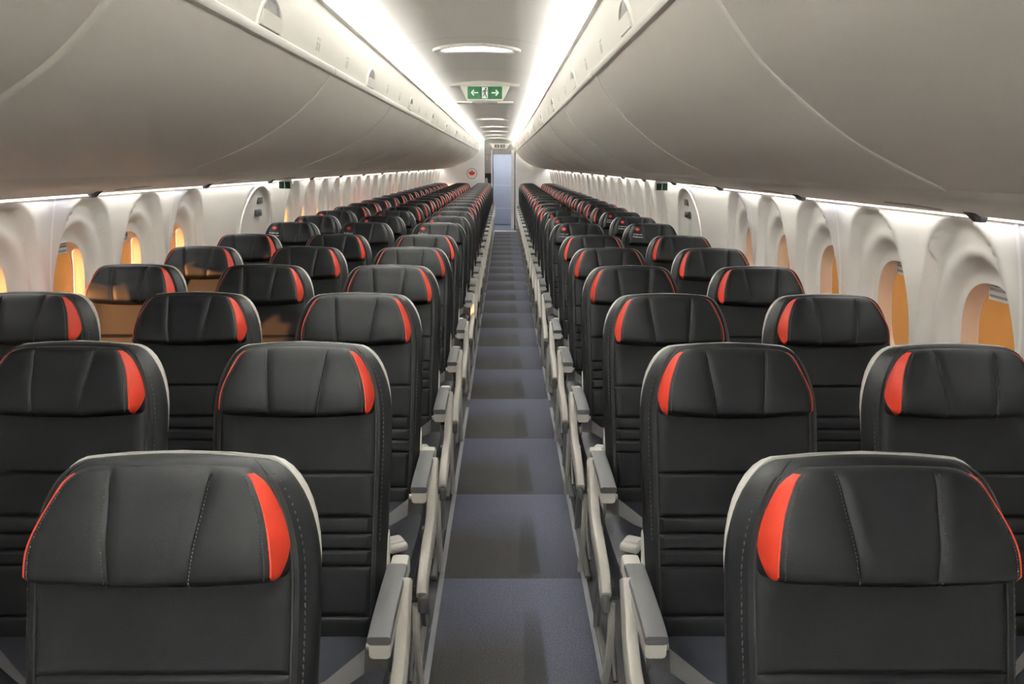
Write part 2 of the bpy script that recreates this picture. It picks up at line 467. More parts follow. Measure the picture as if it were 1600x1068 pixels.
def make_arm(root, side, aisle):
    """armrest on the aisle-facing side of a seat"""
    xc = side * (.226 if aisle else .243)
    c = MB(); pth = spline([(-.10, .602), (-.20, .604), (-.32, .602), (-.435, .597)], 5)
    blade(c, [tuple(p) for p in pth], [.048 - .010 * i / (len(pth) - 1) for i in range(len(pth))], xc - .021, xc + .021, .008)
    o = c.build('armrest', M['arm_white'], root)
    p = MB(); pth = spline([(-.165, .628), (-.26, .6285), (-.38, .626), (-.438, .619)], 5)
    blade(p, [tuple(q) for q in pth], [.020] * len(pth), xc - .0235, xc + .0235, .007)
    p.build('armrest_pad', M['arm_pad'], o)
    if not aisle: return
    b = MB(); b.tube([(xc - side * .019, -.405, .586), (xc - side * .031, -.405, .586)], .008, 10); b.build('recline_button', M['steel'], o)
    xi, xo = sorted((side * .234, side * .263))
    a = MB()
    pth = spline([(-.205, .622), (-.245, .565), (-.285, .505), (-.36, .462), (-.46, .447), (-.56, .425), (-.615, .392)], 6)
    n = len(pth); ww = [lerp(.058, .068, math.sin(PI * clamp(i / n * 1.15))) if i < n - 5 else lerp(.062, .038, (i - n + 5) / 4) for i in range(n)]
    blade(a, [tuple(q) for q in pth], ww, xi, xo, .009)
    ab = a.build('side_arm', M['arm_white'], root)
    k = MB(); k.box(xi + .004, xo - .004, -.63, -.57, .345, .395, b=.008); k.build('end_cap', M['bracket'], ab)
    # seat leg: bent tubes and foot
    g = MB()
    xm = side * .230
    g.tube([tuple((xm, q.x, q.y)) for q in spline([(-.60, .36), (-.605, .27), (-.57, .16), (-.52, .06), (-.51, .01)], 5)], .0105, 8)
    g.build('leg', M['arm_white'], root)
    g = MB()
    g.tube([tuple((xm - side * .02, q.x, q.y)) for q in spline([(-.26, .42), (-.22, .25), (-.16, .10), (-.15, .01)], 5)], .0125, 8)
    g.build('leg', M['steel'], root)
    xm -= side * .025; g = MB(); g.box(xm - .012, xm + .012, -.56, -.10, -.004, .018, b=.005); g.tube([(xm - side * .01, -.50, .05), (xm - side * .01, -.18, .30)], .008, 8)
    g.tube([(xm - side * .012, -.30, .40), (xm + side * .020, -.30, .40)], .014, 10)
    g.build('foot_rail', M['bracket'], root)

def make_seat(kind, aisle_side, preferred, near):
    root = empty('airline_seat')
    bk = MESH.get('back')
    def put(key, name, mats, parent, fn, smooth=40):
        if key not in MESH:
            o = fn().build(name, mats, parent, smooth); MESH[key] = o.data; return o
        o = bpy.data.objects.new(name, MESH[key]); COL.objects.link(o); o.parent = parent; return o
    b = put('back', 'backrest', M['leather'], root, make_backrest)
    put('pipe', 'piping', M['piping'], b, make_piping)
    for q in (-1, 1):
        if near: put('estitch%d' % q, 'edge_stitching', M['stitch'], b, lambda: make_edge_stitch(q), 0)
    put('shell', 'back_shell', M['shell'], root, make_shell)
    h = put('head', 'headrest', M['leather'], root, make_headrest)
    for q in (-1, 1):
        for ed in (0, 1):
            if near: put('hstitch%d%d' % (q, ed), 'seam_stitching', M['stitch'], h, lambda: make_head_stitch(q, ed), 0)
    if not preferred:
        for s in (-1, 1):
            o = put('red%d' % s, 'side_panel', M['red'], h, lambda: make_red(s), 30); o['label'] = 'red leather side panel'
    else:
        def emblem():
            e = MB(); cx, q0 = -.105, .30
            e.prism([(x * .017, y * .017) for x, y in LEAF], lambda p, d: head_pt(cx + p[0], q0 - p[1] / (HB - HT), d), -.002, .0012); return e
        def words():
            e = MB()
            for body, q in (('Preferred', .56), ('Préférence', .68)):
                vs, fs = text_mesh(body, .016)
                e.add([head_pt(-.105 + x, q - y / (HB - HT), .0009) for x, y, z in vs], fs)
            return e
        put('emblem', 'leaf_emblem', M['logo_red'], h, emblem, 0); put('words', 'printed_words', M['text_white'], h, words, 0)
    put('cush', 'seat_cushion', M['leather_seat'], root, make_cushion)
    def frame():
        e = MB(); e.box(-.21, .21, -.56, -.15, .352, .378, b=.006); e.tube([(-.238, -.50, .335), (.238, -.50, .335)], .02, 8); e.tube([(-.238, -.20, .335), (.238, -.20, .335)], .02, 8); return e
    put('frame', 'seat_frame', M['bracket'], root, frame)
    s = aisle_side
    def belt():
        e = MB()
        def ribbon(pts, w):
            rows = []
            for p, ww in pts:
                p = Vector(p); wv = Vector(ww).normalized() * (w / 2)
                rows.append([p - wv, p + wv])
            up = Vector((0, 0, .0018))
            top = [[a + up, b + up] for a, b in rows]
            e.grid(rows); e.grid(top, flip=True); e.grid([[r[0] for r in rows], [r[0] for r in top]]); e.grid([[r[1] for r in rows], [r[1] for r in top]])
        ribbon([((s * .225, -.34, .500), (0, .2, 1)), ((s * .222, -.375, .545), (0, .3, 1)), ((s * .19, -.405, .552), (0, .5, 1)), ((s * .15, -.425, .530), (.1 * s, .8, .8)), ((s * .11, -.442, .512), (.2 * s, 1, .3)), ((s * .06, -.46, .503), (.3 * s, 1, 0)), ((s * .02, -.47, .5015), (.3 * s, 1, 0))], .046)
        ribbon([((-s * .20, -.235, .500), (0, 1, .5)), ((-s * .10, -.29, .4935), (-.3 * s, 1, 0)), ((s * .03, -.40, .4965), (-.7 * s, 1, 0)), ((s * .12, -.50, .5035), (-.8 * s, 1, 0)), ((s * .15, -.535, .506), (-.8 * s, 1, 0))], .046)
        return e
    bt = put('belt%d' % s, 'seat_belt', M['belt'], root, belt, 30)
    def buckle():
        e = MB(); e.box(-.027, .027, -.034, .034, 0, .024, b=.009); e.box(-.021, .021, -.020, .012, .022, .030, b=.004); e.box(-.012, .012, .03, .052, .004, .012, b=.003)
        xf = Matrix.Translation((s * .172, -.555, .500)) @ Matrix.Rotation(s * .5, 4, 'Z')
        e.v = [tuple(xf @ Vector(p)) for p in e.v]; return e
    put('buckle%d' % s, 'buckle', M['buckle'], bt, buckle)
    def hinge():
        e = MB(); x0, x1 = sorted((s * .1935, s * .2015))
        blade(e, [tuple(q) for q in spline([(-.165, .46), (-.140, .56), (-.112, .66), (-.104, .692)], 4)], [.03, .03, .03, .03, .03, .03, .03, .03, .03, .028, .024, .016, .008], x0, x1, .002); return e
    put('hinge%d' % s, 'hinge_cover', M['shell'], root, hinge)
    make_arm(root, s, kind == 'aisle')
    return root
MESH = {}

ORD = 'first second third fourth fifth sixth seventh eighth ninth tenth eleventh twelfth thirteenth'.split()
COLS = [('aisle', -.466, 1, 'three'), ('middle', -.986, 1, 'three'), ('window', -1.506, 1, 'three'), ('aisle', .524, -1, 'two'), ('window', 1.044, -1, 'two')]
protos = {}
for ci, (kind, X, side, blk) in enumerate(COLS):
    for n in range(1, NROWS + 1):
        pref = n in (7, 8, 9)
        key = (kind == 'aisle', side, pref, n <= 4)
        if key not in protos:
            protos[key] = o = make_seat(kind, side, pref, n <= 4)
        else: o = copy_tree(protos[key])
        y = row_y(n)
        base = -.466 if blk == 'three' else .524
        x = base + (X - base) * (1 - .07 * taper(y))
        o.location = (x, y, 0)
        where = ('%s row from the front' % ORD[n - 1]) if n <= 12 else ('%s row before the rear bulkhead' % ORD[NROWS - n])
        lab = ('leaf-emblem black %s seat, %s-seat side, %s' if pref else 'black leather %s seat with red-edged headrest, %s-seat side, %s') % (kind, blk, where)
        tag(o, lab, 'airplane seat', 'airplane seats in rows')

# ------------------------------------------------------------------ sidewalls with windows
WIN0, WSP = 2.345, .585
def wall_half(z):
    pts = [(-.05, 1.40), (.25, 1.52), (.55, 1.60), (.80, 1.625), (1.0, 1.620), (1.2, 1.598), (1.40, 1.555), (1.5, 1.525)]
    for (a, b), (c, d) in zip(pts, pts[1:]):
        if z <= c: 
            t = (z - a) / (c - a); return lerp(b, d, t)
    return pts[-1][1]
def wall_smooth(z):
    return sum(wall_half(z + k * .05) for k in (-2, -1, 0, 1, 2)) / 5
WC = .985; WA, WB = .152, .195            # opening centre height, half width, half height
def sup(th, a, b, p=2.6):
    c, s = math.cos(th), math.sin(th)
    r = (abs(c / a) ** p + abs(s / b) ** p) ** (-1 / p)
    return r * c, r * s
def niche(dy, z):
    """how far the wall is hollowed around a window"""
    top = 1.378; zz = top - z; dy -= .018
    if zz <= 0: return 0
    wy = .278 * math.sqrt(max(0, 1 - (1 - clamp(zz / .50)) ** 2))
    low = 1 - sstep(.62, .50, z) if z < .62 else 1
    edge = min((wy - abs(dy)), zz)
    d = .040 * sstep(0, .035, edge) + .020 * sstep(.03, .22, edge)
    # inner eyebrow around the opening
    e = math.hypot((dy + .018) / .215, (z - WC) / .275)
    d += .026 * sstep(1.0, .86, e) 
    d -= .006 * math.exp(-((e - 1.06) / .06) ** 2) * (1 if d > .03 else 0)
    return d * low
ZL, ZH = .05, 1.425
windows = {-1: [], 1: []}
def build_wall(sgn):
    mb = MB()
    def P(y, z, extra): return (tx(CW + sgn * (wall_smooth(z) + extra), y), y, z)
    kmin = int((Y0 - WIN0) / WSP); kmax = int((YB - .15 - WIN0) / WSP)
    zs = [ZL + (ZH - ZL) * j / 36 for j in range(37)]
    y_prev = Y0
    for k in range(kmin, kmax + 1):
        yc = WIN0 + k * WSP; ya, yb = yc - WSP / 2, yc + WSP / 2
        if k in (5, 6, 7):
            rows = []
            for j in range(25):
                y = lerp(ya, yb, j / 24); r = []
                for z in zs:
                    ex = 0
                    # overwing door panel: arched outline groove and shallow recess
                    yd = WIN0 + 6.25 * WSP
                    q = math.hypot((y - yd) / .42, max(0, z - .95) / .42)
                    ex += .016 * sstep(1.0, .93, q) - .010 * math.exp(-((q - 1.03) / .03) ** 2)
                    r.append(P(y, z, ex))
                rows.append(r)
            mb.grid(rows); continue
        NT, NR = 72, 26; rows = []
        for j in range(NR + 1):
            f = (j / NR) ** 1.15; r = []
            for i in range(NT):
                th = 2 * PI * i / NT
                ex, ez = sup(th, WA, WB)
                c, s = math.cos(th), math.sin(th)
                # rectangle boundary, spread evenly enough
                cc = c * (1 if abs(c) > 1e-9 else 1e-9); k1 = (WSP / 2) / max(abs(c), 1e-6); k2 = ((ZH - WC) if s > 0 else (WC - ZL)) / max(abs(s), 1e-6); kk = min(k1, k2)
                bx, bz = kk * c, kk * s
                r.append(P(yc + lerp(ex, bx, f), WC + lerp(ez, bz, f), niche(lerp(ex, bx, f), WC + lerp(ez, bz, f))))
            rows.append(r)
        mb.grid(rows, True)
        # fill the four corners between the ring boundary and the rectangle
        for sy, sz in ((1, 1), (-1, 1), (-1, -1), (1, -1)):
            zz = (ZH if sz > 0 else ZL); hz = zz - WC
            ths = [(2 * PI * i / NT) for i in range(NT)]
            ca = math.atan2(hz, sy * WSP / 2) % (2 * PI)
            lo = max([t for t in ths if t <= ca]); hi = min([t for t in ths + [2 * PI] if t > ca])
            def bpnt(t):
                c, s = math.cos(t), math.sin(t); kk = min((WSP / 2) / max(abs(c), 1e-6), abs(hz) / max(abs(s), 1e-6)); return (yc + kk * c, WC + kk * s)
            tri = [bpnt(lo), (yc + sy * WSP / 2, zz), bpnt(hi)]
            mb.add([P(y, z, 0) for y, z in tri], [(0, 1, 2)])
        windows[sgn].append((k, yc))
    # solid end pieces
    for ya, yb in ((Y0, WIN0 + (kmin - .5) * WSP), (WIN0 + (kmax + .5) * WSP, YB)):
        if yb - ya > .01: mb.grid([[P(ya, z, 0) for z in zs], [P(yb, z, 0) for z in zs]])
    return mb.build('wall_left' if sgn < 0 else 'wall_right', M['wall'], None, 50)
for sgn in (-1, 1): tag(build_wall(sgn), kind='structure')

wn = 0; tn = 1
for sgn in (-1, 1):
    for k, yc in windows[sgn]:
        wn += 1
        if yc < -1.2: 
            pass
        root = tag(empty('window_%d' % wn), kind='structure')
        ring = MB(); rows = []
        d0 = niche(0, WC + WB)
        for j, (ex, sc_) in enumerate(((.0, 1.0), (.006, .985), (.030, .965), (.048, .945), (.052, .92))):
            r = []
            for i in range(72):
                a, b = sup(2 * PI * i / 72, WA * sc_, WB * (sc_ + .02 * (1 - sc_)))
                nb = niche(*sup(2 * PI * i / 72, WA, WB)[:1], WC + sup(2 * PI * i / 72, WA, WB)[1])
                z = WC + b
                zr = WC + sup(2 * PI * i / 72, WA, WB)[1]
                r.append((tx(CW + sgn * (wall_smooth(zr) + nb + ex), yc + a), yc + a, z))
            rows.append(r)
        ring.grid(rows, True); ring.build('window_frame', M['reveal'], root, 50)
        pn = MB(); r = [(p[0] - sgn * .0015, p[1], p[2]) for p in rows[-1]]; pn.add([tuple(sum(q[i] for q in r) / 72 for i in range(3))] + r, [(0, i + 1, (i + 1) % 72 + 1) for i in range(72)])
        pn.build('pane' if k >= 0 else 'window_shade', M['amber'] if k >= 0 else M['housing'], root, 60)  # unseen windows get closed shades, added to keep sun patches off the seats
        hs = MB(); X = tx(CW + sgn * (wall_smooth(WC + WB) + d0 + .018), yc)
        def hf(p, d): return (X + sgn * d, yc + p[0], WC + WB + p[1])
        hs.prism([(-.058, -.010), (.058, -.010), (.050, -.052), (-.050, -.052)], hf, .006, .05)
        hs.prism([(-.048, -.017), (.048, -.017), (.046, -.024), (-.046, -.024)], hf, .004, .0061, 1)
        hs.prism([(-.045, -.036), (.045, -.036), (.043, -.043), (-.043, -.043)], hf, .004, .0061, 1)
        hs.build('shade_housing', [M['housing'], M['slot']], root, 0)
    # raised joint strips between the sidewall panels
    for k in range(-2, 30):
        y = WIN0 - .27 + (2 * k) * WSP
        if y > YB - .2 or 5.1 < y < 6.1: continue
        s = MB(); rows = []
        for j in range(25):
            z = lerp(.3, ZH, j / 24); h = CW + sgn * (wall_smooth(z) - .003)
            rows.append([(tx(h, y - .007), y - .007, z), (tx(h, y + .007), y + .007, z)])
        s.grid(rows)
        s.grid([[(a[0] + sgn * .006, a[1], a[2]), (b[0] + sgn * .006, b[1], b[2])] for a, b in rows], flip=True)
        tag(s.build('trim_%d' % (tn + 1), M['wall_seam'], None, 60), kind='structure'); tn += 1

for sgn in (-1, 1):
    l = MB(); l.grid([[(tx(CW + sgn * a, y), y, z) for a, z in ((1.55, 1.38), (1.70, 1.40), (1.70, 1.9), (1.3, 2.3), (.3, 2.45))] for y in (Y0 - .05, 9, 14, YB + 1.7)])
    tag(l.build('ceiling_hull', M['ceil'], None, 0), kind='structure')
    l = MB(); l.grid([[(tx(CW + sgn * a, y), y, z) for a, z in ((1.36, -.05), (1.45, .03), (1.42, .06))] for y in (Y0 - .05, 9, 14, YB + 1.7)])
    tag(l.build('baseboard_left' if sgn < 0 else 'baseboard_right', M['wall'], None, 0), kind='structure')

# overwing exit hatches: outline, handle recess
for i, sgn in enumerate((-1, 1)):
    yd = WIN0 + 6.25 * WSP
    root = tag(empty('door_%d' % (i + 1)), kind='structure')
    o = MB(); pts = []
    for k in range(33):
        a = PI * k / 32; y = yd - .42 * math.cos(a) * .98; z = .95 + .41 * math.sin(a)
        pts.append((tx(CW + sgn * (wall_smooth(z) - .004), y), y, z))
    pts = [(tx(CW + sgn * (wall_smooth(.45) - .004), yd - .41), yd - .41, .45)] + pts + [(tx(CW + sgn * (wall_smooth(.45) - .004), yd + .41), yd + .41, .45)]
    o.tube(pts, .009, 6); o.build('door_seal', M['wall_seam'], root)
    h = MB(); zc = 1.19
    for z0, z1, y0, y1 in ((1.225, 1.275, yd + .03, yd + .16), (1.135, 1.185, yd - .01, yd + .12)):
        X = CW + sgn * (wall_smooth(zc) + .012)
        xa, xb = sorted((X - sgn * .012, X + sgn * .01)); h.box(xa, xb, y0, y1, z0, z1, b=.008)
    h.build('door_handle', M['dark'], root)

# ------------------------------------------------------------------ overhead bins
# outward profile of the lower bin (offset from centre line, height from the eye) and the centre line itself
BP = [(.535, .352, -.165), (.560, .312, -.168), (.600, .262, -.172), (.668, .192, -.181), (.745, .134, -.190), (.822, .083, -.200), (.905, .038, -.214), (1.02, -.012, -.228), (1.115, -.052, -.232)]
def bin_pt(i, sgn, y, inset=0):
    a, h, c = BP[i]
    j0, j1 = max(i - 1, 0), min(i + 1, len(BP) - 1)
    tvx, tvz = BP[j1][0] - BP[j0][0], BP[j1][1] - BP[j0][1]; L = math.hypot(tvx, tvz)
    nx, nz = -tvz / L, tvx / L          # outward-up normal (into the bin)
    return (tx(c + sgn * (a + nx * inset), y), y, tz(h + nz * inset, y))
def sub_profile():
    out = []
    for i in range(len(BP) - 1):
        P = [BP[max(i - 1, 0)], BP[i], BP[i + 1], BP[min(i + 2, len(BP) - 1)]]
        for k in range(3):
            t = k / 3
            out.append(tuple(.5 * ((2 * P[1][j]) + (-P[0][j] + P[2][j]) * t + (2 * P[0][j] - 5 * P[1][j] + 4 * P[2][j] - P[3][j]) * t * t + (-P[0][j] + 3 * P[1][j] - 3 * P[2][j] + P[3][j]) * t ** 3) for j in range(3)))
    out.append(BP[-1]); return out
BP = sub_profile()
EDGE = (.512, .572)                      # top edge of the upper panel
BW = 1.79
starts = [1.605 - 2 * BW, 1.605 - BW] + [1.605 + BW * k for k in range(10)]
BINORD = ['behind', 'first', 'second', 'third', 'fourth', 'fifth', 'sixth', 'seventh', 'eighth', 'ninth', 'tenth', 'last']
for sgn in (-1, 1):
    for bi, ys in enumerate(starts):
        y0, y1 = ys, min(ys + BW, YB)
        if y0 < Y0: y0 = Y0
        root = empty('overhead_bin', (0, 0, 0))
        blk = 'three-seat' if sgn < 0 else 'two-seat'
        far = bi >= 7
        lab = ('beige overhead bin above the %s side, %s from the front' % (blk, ORD[bi - 1])) if 1 <= bi <= 6 else (('beige overhead bin above the %s side, %s before the rear bulkhead' % (blk, ORD[11 - bi])) if bi else 'beige overhead bin above the %s side, behind the camera' % blk)
        if bi == 0:
            bpy.data.objects.remove(root); continue
        tag(root, lab, 'overhead bin', 'overhead bins')
        g = .009
        # curved lower shell
        d = MB(); rows = []
        for y, ins in ((y0 + .001, .03), (y0 + .001, .008), (y0 + .006, .002), (y0 + .016, 0), ((y0 + y1) / 2, 0), (y1 - g - .018, 0), (y1 - g - .008, .002), (y1 - g - .005, .005), (y1 - g - .005, .03)):
            rows.append([bin_pt(i, sgn, y, ins) for i in range(len(BP))])
        d.grid(rows); d.build('bin_bucket', M['bin'], root, 50)
        e = MB()
        if not (sgn < 0 and bi == 1): e.grid([[bin_pt(i, sgn, y, ins) for i in range(len(BP))] for y, ins in ((y1 - g - .008, .006), (y1 - g - .006, -.0012), (y1 - .004, -.0015), (y1 - .0005, .004))]); e.build('edge_strip', M['bin_light'], root, 0)  # paler strip stands in for the highlight along the rounded bin edge
        # upper panel
        c0, h0 = BP[0][2], BP[0][1]
        def up(f, y, ins=0): return (tx(lerp(c0, -.165, f) + sgn * (lerp(.533, EDGE[0], f) + .010 * math.sin(PI * f) * -1 + ins), y), y, tz(lerp(h0 + .022, EDGE[1], f), y))
        u = MB()
        rows = [[up(j / 8, y) for j in range(9)] + [up(1, y, .012)] for y in (y0, (y0 + y1) / 2, y1)]
        u.grid(rows); u.build('upper_panel', M['bin'], root, 50)
        # grip rail
        r = MB()
        def rl(a, h, y): return (tx(c0 + sgn * a, y), y, tz(h, y))
        prof = [(.545, h0 + .026), (.522, h0 + .026), (.517, h0 + .021), (.517, h0 + .006), (.522, h0 - .001), (.545, h0 - .003)]
        rr = [[rl(a, h, y) for a, h in prof] for y in (y0 + .006, (y0 + y1) / 2, y1 - .006)]
        r.grid(rr); r.cap(rr[0]); r.cap(rr[-1]); r.build('grip_rail', M['bin_light'], root, 40)
        # latch: half-dome surround, dark recess, paddle
        ym = (y0 + y1) / 2 if bi < 12 else y0 + .6
        if y1 - y0 < 1.0: continue
        def lp(a, b, off): # a along y, b up
            f = (b + .002) / (EDGE[1] - h0 - .022); p = up(clamp(f), ym + a); return (p[0] - sgn * off, p[1], p[2])
        hw, hh = .125, .100
        arc = [(hw * math.cos(PI * k / 20), hh * math.sin(PI * k / 20) ** .9) for k in range(21)]
        L = MB(); inner = [(x * .82, z * .84 + .006) for x, z in arc]
        rows = [[lp(a, b, 0.0) for a, b in arc], [lp(a, b, .007) for a, b in [(x * .97, z * .97) for x, z in arc]], [lp(a, b, .007) for a, b in [(x * .86, z * .88 + .004) for x, z in arc]], [lp(a, b, .003) for a, b in inner]]
        L.grid(rows)
        lat = L.build('latch', M['bin_light'], root, 50)
        rc = MB(); rc.cap([lp(a, b, .0025) for a, b in inner]); rc.build('latch_recess', M['bin_dark'], lat, 0)
        pd = MB(); pz = [(-hw * .80, .008), (hw * .80, .008), (hw * .80, .022), (hw * .74, .050), (-hw * .74, .050), (-hw * .80, .022)]
        pd.prism(pz, lambda p, dd: lp(p[0], p[1], dd), .002, .010); pd.build('latch_paddle', M['bin'], lat, 0)
        for off in (-.62, .62):
            pl = MB()
            for a0, a1, b0, b1 in ((-.028, -.010, .03, .058), (.004, .020, .03, .058), (-.028, .020, .066, .074)):
                pl.prism([(a0, b0), (a1, b0), (a1, b1), (a0, b1)], lambda p, dd: lp(off + p[0], p[1], dd), .0002, .0012)
            pl.build('row_placard', M['bin_mark'], root, 0)

# service panel under the bins out to the wall, with its wall-wash lamp
for sgn in (-1, 1):
    for part in ('psu', 'lamp'):
        mb = MB(); rows = []
        for y in [Y0 + (YB - Y0) * k / 40 for k in range(41)]:
            c = -.232
            if part == 'psu':
                prof = [(1.06, -.020), (1.113, -.055), (1.125, -.062), (1.30, -.092), (1.46, -.118), (1.475, -.126), (1.485, -.126), (1.492, -.112), (1.498, -.090), (1.498, -.02)]
            else:
                prof = [(1.500, -.103), (1.528, -.103), (1.528, -.095), (1.500, -.095)]
            rows.append([(tx(c + sgn * a, y), y, tz(h, y)) for a, h in prof])
        mb.grid(rows, part == 'lamp')
        if part == 'psu': tag(mb.build('trim_%d' % (tn + 1), M['psu'], None, 40), kind='structure')
        else: tag(mb.build('trim_%d' % (tn + 1), M['sidewash'], None, 0), kind='structure')
        tn += 1
    # small units on that panel, one per seat row or so
    for k in range(13):
        y = 2.10 + 1.29 * k
        if y > 17.6: break
        root = empty('service_unit', (0, 0, 0))
        blk = 'three-seat' if sgn < 0 else 'two-seat'
        tag(root, 'black reading-lamp clip under the bins, %s side, %s from the %s' % (blk, ORD[k] if k < 7 else ORD[12 - k], 'front' if k < 7 else 'back'), 'reading light unit', 'reading light units under the bins')
        def S(a, h, yy): return (tx(-.232 + sgn * a, yy), yy, tz(h, yy))
        f = MB()
        sec = [(1.440, -.112), (1.500, -.124), (1.492, -.142), (1.478, -.142), (1.458, -.126)]
        f.prism(sec, lambda p, d: S(p[0], p[1], y + d), 0, .032); f.build('black_clip', M['dark'], root, 0)
        p = MB(); p.prism([(1.36, .12), (1.44, .12), (1.44, .30), (1.36, .30)], lambda q, d: S(q[0], -.0925 - (q[0] - 1.30) * .1625 - d, y + q[1]), -.001, .002); p.build('placard', M['psu_mark'], root, 0)
        q = MB(); q.prism([(1.488, -.22), (1.526, -.22), (1.526, -.01), (1.488, -.01)], lambda q_, d: S(q_[0], -.128 + d, y + q_[1]), 0, .006); q.build('lamp_lens', M['psu_glow'], root, 0)  # glowing plate added where the light strip shows through the panel gap

# ------------------------------------------------------------------ ceiling
CC = -.165
def dome(x): return .680 - .30 * x * x
mb = MB(); rows = []
for y in [Y0 + (YB + 1.6 - Y0) * k / 40 for k in range(41)]:
    rows.append([(tx(CC + x, y), y, tz(dome(x), y)) for x in [-.56 + 1.12 * k / 28 for k in range(29)]])
mb.grid(rows); tag(mb.build('ceiling', M['ceil'], None, 60), kind='structure')
# closed shell over the bins, and thin joints across the ceiling
mb = MB()
for sgn in (-1, 1):
    mb.grid([[(tx(CC + sgn * a, y), y, tz(h, y)) for a, h in ((.555, .587), (.60, .587), (.62, .56), (.62, .5))] for y in (Y0, 9, 14, YB + 1.6)])
tag(mb.build('ceiling_cove', M['ceil'], None, 0), kind='structure')
for k in range(11):
    y = 4.62 + 1.47 * (k - 1)
    if y > YB - .4: continue
    s = MB(); rows = [[(tx(CC + x, yy), yy, tz(dome(x) - .0012, yy)) for x in [-.50 + 1.0 * j / 20 for j in range(21)]] for yy in (y - .006, y + .006)]
    s.grid(rows); tag(s.build('trim_%d' % (tn + 1), M['bin_mark'], None, 60), kind='structure'); tn += 1
for sgn in (-1, 1):
    y = Y0; k = 0
    while y < YB - .05:
        ye = min(y + 1.45, YB - .02)
        l = MB(); prof = [(.496, .578), (.545, .566), (.547, .573), (.498, .586)]
        rows = [[(tx(CC + sgn * a, yy), yy, tz(h, yy)) for a, h in prof] for yy in (y, ye)]
        l.grid([[r[2], r[3]] for r in rows], m=0); l.grid([[r[3], r[0], r[1], r[2]] for r in rows], m=1)
        tag(l.build('trim_%d' % (tn + 1), [M['cove'], M['bin_light']], None, 0), kind='structure'); tn += 1
        y = ye; k += 1

# ceiling lamps
lamp_y = [5.0, 12.0, 14.0, 15.6, 17.2, 18.7]
for i, y in enumerate(lamp_y):
    root = empty('ceiling_light', (0, 0, 0))
    tag(root, 'curved white ceiling light over the aisle, %s' % ('in front of the green exit sign' if i == 0 else '%s one beyond the green exit sign' % ORD[i - 1]), 'ceiling light', 'ceiling lights over the aisle')
    def CP(x, yy, drop): return (tx(CC + x, yy), yy, tz(dome(x) - drop, yy))
    W, Dp = .262, .150
    fr = MB(); rows = []
    for sc_, drop in ((1.0, -.002), (.995, .010), (.97, .016), (.90, .018), (.82, .012), (.80, .004)):
        rows.append([CP(W * sc_ * math.cos(a), y + Dp * (sc_ if sc_ > .9 else sc_) * abs(math.sin(a)) ** .8 * (1 if math.sin(a) > 0 else -1), drop) for a in [2 * PI * k / 48 for k in range(48)]])
    fr.grid(rows, True); fr.build('lamp_frame', M['sign_body'], root, 40)
    ln = MB(); r = [CP(W * .80 * math.cos(a), y + Dp * .80 * abs(math.sin(a)) ** .8 * (1 if math.sin(a) > 0 else -1), .006) for a in [2 * PI * k / 48 for k in range(48)]]
    ln.add([CP(0, y, .012)] + r, [(0, k + 1, (k + 1) % 48 + 1) for k in range(48)]); ln.build('lamp_lens', M['lens'], root, 60)

